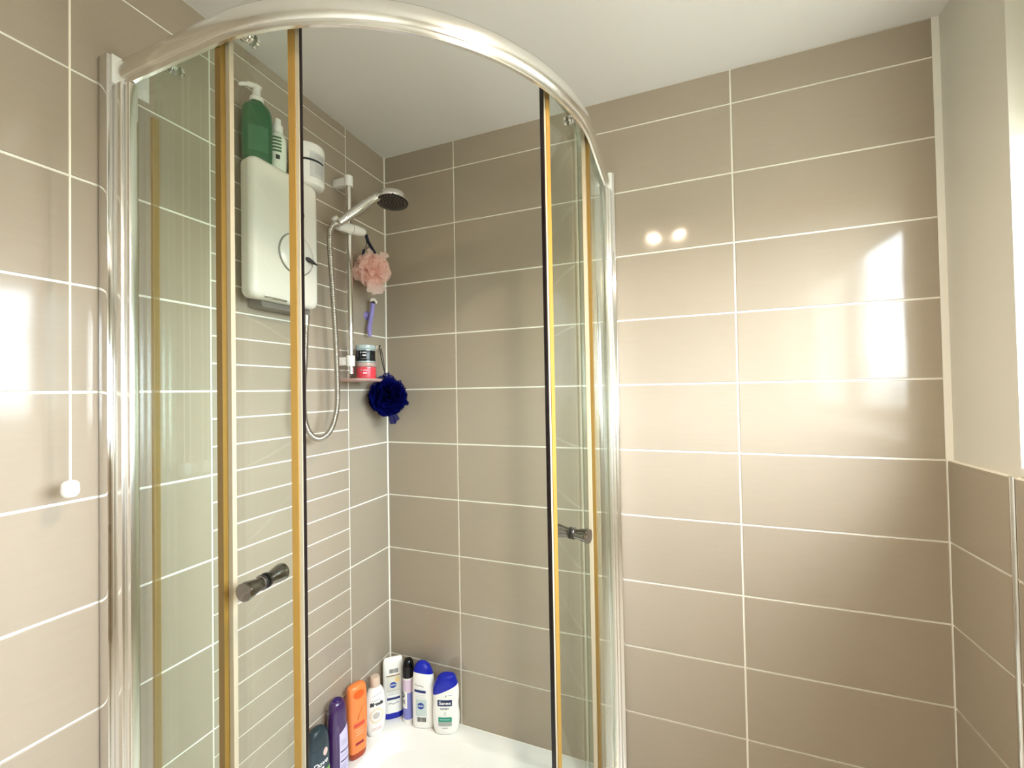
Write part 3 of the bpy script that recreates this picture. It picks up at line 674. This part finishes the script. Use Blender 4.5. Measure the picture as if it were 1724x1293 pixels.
# scrub jars
def jar(z, x, y, lab, colband, lid, r=.0312):
    t = thing('scrub_jar', (x, y, z), lab, 'jar', d2r(38), 'scrub jars on the soap dish')
    sh = Shape([(0, r, r), (.06, r, r)], 2.0)
    bm = nb(); lathe(bm, [(0, 0), (r-.002, 0), (r, .002), (r, .043), (r-.002, .0445), (0, .0445)], seg=40); P('pot', bm, colband[0], t)
    bm = nb(); lathe(bm, [(r+.0003, .005), (r+.0004, .0055), (r+.0004, .0395), (r+.0003, .040)], seg=40, cap=False); lb = P('label_band', bm, colband[1], t)
    bm = nb(); lathe(bm, [(0, .0446), (r+.0006, .0446), (r+.001, .0456), (r+.001, .0565), (r-.001, .0585), (0, .0585)], seg=40); P('lid', bm, lid, t)
    f = lambda x, z: sh.front(x, z, .001)
    P('label_text', rectpatch(sh, -.009, .004, .0318, .034, .001), WINK, t); P('label_text', rectpatch(sh, -.009, .003, .0215, .0255, .001), WINK, t)
    P('emblem', discpatch(sh, -.014, .033, .0022, .0032, .001), GINK, t)
    P('label_text', rectpatch(sh, -.012, .004, .012, .0132, .001), GINK, t)
jar(dz+.0056, .074, -.205, 'red scrub jar standing on the soap dish under the black jar', (pbr('clear_red_pot', '#d94f58', .15, coat=.5), pbr('coral_red_label', '#d63a48', .3)), pbr('smoky_clear_lid', '#b49a93', .15, spec=.6))
jar(dz+.0056+.0587, .072, -.205, 'black scrub jar with a pale lid stacked on the red jar', (pbr('pale_glass_pot', '#9fb0b0', .1, coat=.5), pbr('black_label', '#101216', .25)), pbr('pale_aqua_lid', '#a9b8b8', .15, spec=.6))

# bath poufs
def pouf(name, c, Rr, label, mat, n, seed, flop=None, sq=1.0):
    t = thing(name, c, label, 'bath pouf'); rnd = random.Random(seed); bm = nb()
    for i in range(n):
        k = i+.5; ph = math.acos(1-2*k/n); th = PI*(1+5**.5)*k
        dd = Vector((math.cos(th)*math.sin(ph), math.sin(th)*math.sin(ph), math.cos(ph)*sq)); u, v = frame_of(dd)
        ro = rnd.uniform(0, PI); u, v = u*math.cos(ro)+v*math.sin(ro), v*math.cos(ro)-u*math.sin(ro)
        w = rnd.uniform(.38, .62)*Rr; L1 = Rr*rnd.uniform(.78, 1.08); p0 = rnd.uniform(0, 6.28); am = rnd.uniform(.12, .24)*Rr; fq = rnd.uniform(1.6, 2.6)
        cv = rnd.uniform(-.3, .3)*Rr
        rows_ = []
        for b in range(6):
            q = b/5; rows_.append([dd*(L1*(.3+.7*q*(1-.30*(a_/6-1)**2)))+u*(a_/6-1)*w*(.35+.65*q)+v*(math.sin((a_/6-1)*PI*fq*.5+p0)*am*q+cv*q*q) for a_ in range(13)])
        grid(bm, rows_)
    if flop:
        for f in flop:
            f = Vector(f); dd = f.normalized(); u, v = frame_of(dd)
            grid(bm, [[dd*(f.length*(.4+.6*q/6*(1-.3*(a_/7-1)**2)))+u*(a_/7-1)*.026*(.6+.5*q/6)+v*(math.sin(a_*.9+q*.3)*.008*q/6) for a_ in range(15)] for q in range(7)])
    P('ruffled_mesh', bm, mat, t, angle=180)
    bm = nb(); lathe(bm, [(0, -Rr*.42), (Rr*.36, -Rr*.3), (Rr*.48, 0), (Rr*.36, Rr*.3), (0, Rr*.42)], seg=16); P('core', bm, mat, t)
    return t
pk = pouf('bath_pouf', (.074, -.170, .412), .058, 'pale pink mesh bath pouf hanging from the slider', sheer('pink_mesh', '#ffe4da', .62, .4), 150, 4, [(.02, -.03, -.088), (.02, .025, -.078), (.0, .0, .075), (.05, .02, .06)])
bm = nb(); c0 = Vector((.074, -.170, .412)); tip = Vector((.076, -.2055, .520))
tube(bm, [tip-c0+Vector((.004, 0, .004)), tip-c0+Vector((.004, .010, -.016)), Vector((.004, .012, .062))], .0052, 8); P('strap', bm, pbr('navy_strap', '#11142a', .7), pk)
bm = nb(); tube(bm, catmull([tip-c0, Vector((-.004, -.02, .085)), Vector((-.006, -.036, .058))], 6), .0012, 6); tube(bm, catmull([tip-c0+Vector((0, .0, -.002)), Vector((.002, -.012, .085)), Vector((-.002, -.036, .058))], 6), .0012, 6); P('cord', bm, DARK, pk)
bm = nb(); tube(bm, [Vector((-.004, -.034, .062)), Vector((-.006, -.038, .038))], .0045, 8); P('strap', bm, pbr('navy_strap', '#11142a', .7), pk)

bc = Vector((.072, -.089, -.026)); 
bp = pouf('bath_pouf', bc, .067, 'dark navy blue mesh bath pouf hanging in the tiled corner', sheer('navy_mesh', '#0a1058', .84, .35), 150, 9, [(.03, -.005, -.098), (-.0, .0, .088), (.05, .055, -.028), (-.01, -.02, .078)])
hk = Vector((.012, -.052, .160))-bc
bm = nb(); q = Vector((-.02, .012, .082))
tube(bm, catmull([q, hk.lerp(q, .5)+Vector((0, -.005, 0)), hk+Vector((0, -.003, 0)), hk+Vector((0, .003, .001)), hk.lerp(q, .5)+Vector((0, .005, 0)), q], 8), .0016, 6); P('cord_loop', bm, pbr('black_cord', '#15131a', .7), bp)
bm = nb(); lathe(bm, [(0, 0), (.011, 0), (.009, .003), (.004, .005), (.003, .012), (.0045, .014), (0, .015)], (.0003, -.052, .158), (1, 0, 0), 16)
h_ = finish('wall_hook', bm, pbr('clear_hook', '#b8ad9c', .2)); tag(recenter(h_), 'small clear hook on the tile holding the navy pouf', 'hook')

# razor with its suction hanger
rz = thing('razor', (.02, -.118, .19), 'lilac razor hanging head-up on the wall beside the corner', 'razor')
LIL = pbr('lilac_plastic', '#8f83c4', .35)
bm = nb(); hp_ = catmull([(.030, -.1135, .312), (.028, -.114, .290), (.024, -.1165, .262), (.022, -.121, .235), (.024, -.126, .212), (.028, -.127, .190)], 6)
tube(bm, hp_, [1.3*x for x in [.0062, .0066, .0064, .006, .0058, .006, .006, .0064, .0066, .0066, .0068, .0068, .0066, .0064, .0062, .006, .006, .0062, .0064, .0064, .0066, .0068, .0068, .0066, .0064, .006, .0056, .0054, .005, .0044, .0034][:len(hp_)]], 12); finish('handle', bm, LIL, rz)
bm = nb(); tube(bm, catmull([(.034, -.130, .318), (.036, -.122, .3245), (.036, -.110, .3245), (.033, -.098, .317)], 6), .0052, 10); finish('razor_head', bm, pbr('off_white_plastic', '#e9e0d6', .4), rz)
bm = nb(); tube(bm, [(.031, -.122, .316), (.031, -.106, .316)], .004, 8); finish('blade_cartridge', bm, DARK, rz)
bm = nb(); lathe(bm, [(0, 0), (.0165, 0), (.015, .003), (.010, .010), (.008, .014), (0, .016)], (.0003, -.110, .270), (1, 0, 0), 24); tag(recenter(finish('suction_hook', bm, LIL)), 'round lilac suction cup on the tile behind the razor handle', 'hook')

# ------------------------------------------------------------------ things on top of the unit
TOPZ = UZ1-.0008
t = thing('pump_bottle', (.043, -.575, TOPZ), 'large green pump bottle standing on the white unit', 'bottle', d2r(55))
sh = Shape([(0, .030, .018), (.004, .034, .022), (.06, .035, .023), (.115, .035, .023), (.14, .030, .020), (.152, .018, .015), (.156, .014, .014)], 2.6)
P('body', sh.mesh(0, .156), pbr('clear_green_liquid', '#2f7a4a', .1, trans=.45, ior=1.35, spec=.5), t)
P('label_panel', rectpatch(sh, -.020, .024, .02, .085), pbr('green_leaf_label', '#2c6a42', .3, var=.35), t)
bm = nb(); lathe(bm, [(0, .156), (.0165, .156), (.0165, .166), (.012, .170), (.0085, .184), (.0085, .194), (0, .195)], seg=24); pump = P('pump_collar', bm, WPLAS, t)
bm = nb(); tube(bm, catmull([(.009, 0, .193), (-.004, 0, .199), (-.022, 0, .198), (-.040, 0, .191)], 6), [.0082]*6+[.0072]*6+[.005]*6+[.003], 10); P('pump_spout', bm, WPLAS, t)
t = thing('lotion_bottle', (.046, -.516, TOPZ), 'small white pump bottle beside the large green one', 'bottle', d2r(60))
sh = Shape([(0, .017, .014), (.004, .020, .017), (.07, .021, .018), (.095, .019, .017), (.105, .012, .012), (.108, .0105, .0105)], 2.4)
P('body', sh.mesh(0, .108), pbr('frosted_white_plastic', '#dfe6d8', .3), t)
for z in (.086, .077, .068, .059, .05): P('label_print', rectpatch(sh, -.016, .006, z, z+.0055), pbr('forest_green_ink', '#3d6a48', .4), t)
P('label_mark', rectpatch(sh, -.008, .002, .03, .042), INK, t)
bm = nb(); lathe(bm, [(0, .108), (.0135, .108), (.0135, .128), (.010, .130), (.0085, .131), (.0085, .146), (.0, .149)], seg=24); P('pump_cap', bm, WPLAS, t)
t = thing('cosmetic_tub', (.048, -.418, TOPZ), 'round white tub with a grey label and dark line', 'tub', d2r(62))
r = .046; sh = Shape([(0, r, r), (.2, r, r)], 2.0)
bm = nb(); lathe(bm, [(0, 0), (r-.006, 0), (r-.003, .002), (r-.003, .008), (r, .010), (r, .092), (0, .092)], seg=48); P('pot', bm, WPLAS, t)
bm = nb(); lathe(bm, [(0, .0925), (r+.001, .0925), (r+.0015, .094), (r+.0015, .112), (r-.001, .117), (r-.006, .119), (0, .1195)], seg=48); P('lid', bm, WPLAS, t)
P('label_panel', rectpatch(sh, -.006, .040, .018, .090), pbr('pale_grey_label', '#c9c9c6', .4), t)
P('label_rule', rectpatch(sh, -.043, .043, .0635, .0695, .0012), INK, t)
for z in (.055, .050, .045, .040, .035, .030, .083, .077): P('label_text', rectpatch(sh, .008, .036, z, z+.0013, .0012), GINK, t)

# ------------------------------------------------------------------ pull cord by the left wall
CX, CY = .05, -.9425
pc = thing('light_pull_cord', (CX, CY, -.175), 'white light pull cord with a plastic knob hanging by the left wall', 'pull cord')
bm = nb(); lathe(bm, [(0, -.183), (.008, -.183), (.0118, -.178), (.0125, -.172), (.0118, -.163), (.0115, -.160), (.008, -.156), (.003, -.1545), (0, -.154)], (CX, CY, 0), (0, 0, 1), 24); finish('knob', bm, WPLAS, pc)
bm = nb(); tube(bm, [(CX, CY, -.156), (CX, CY, .2), (CX, CY, ZC-.03)], .0017, 8); finish('cord', bm, pbr('cream_cord', '#f3ecd8', .7), pc)
bm = nb(); lathe(bm, [(0, 0), (.038, 0), (.038, -.014), (.03, -.024), (.006, -.03), (0, -.03)], (CX, CY, ZC-.0005), (0, 0, 1), 32); finish('switch_body', bm, WPLAS, pc)
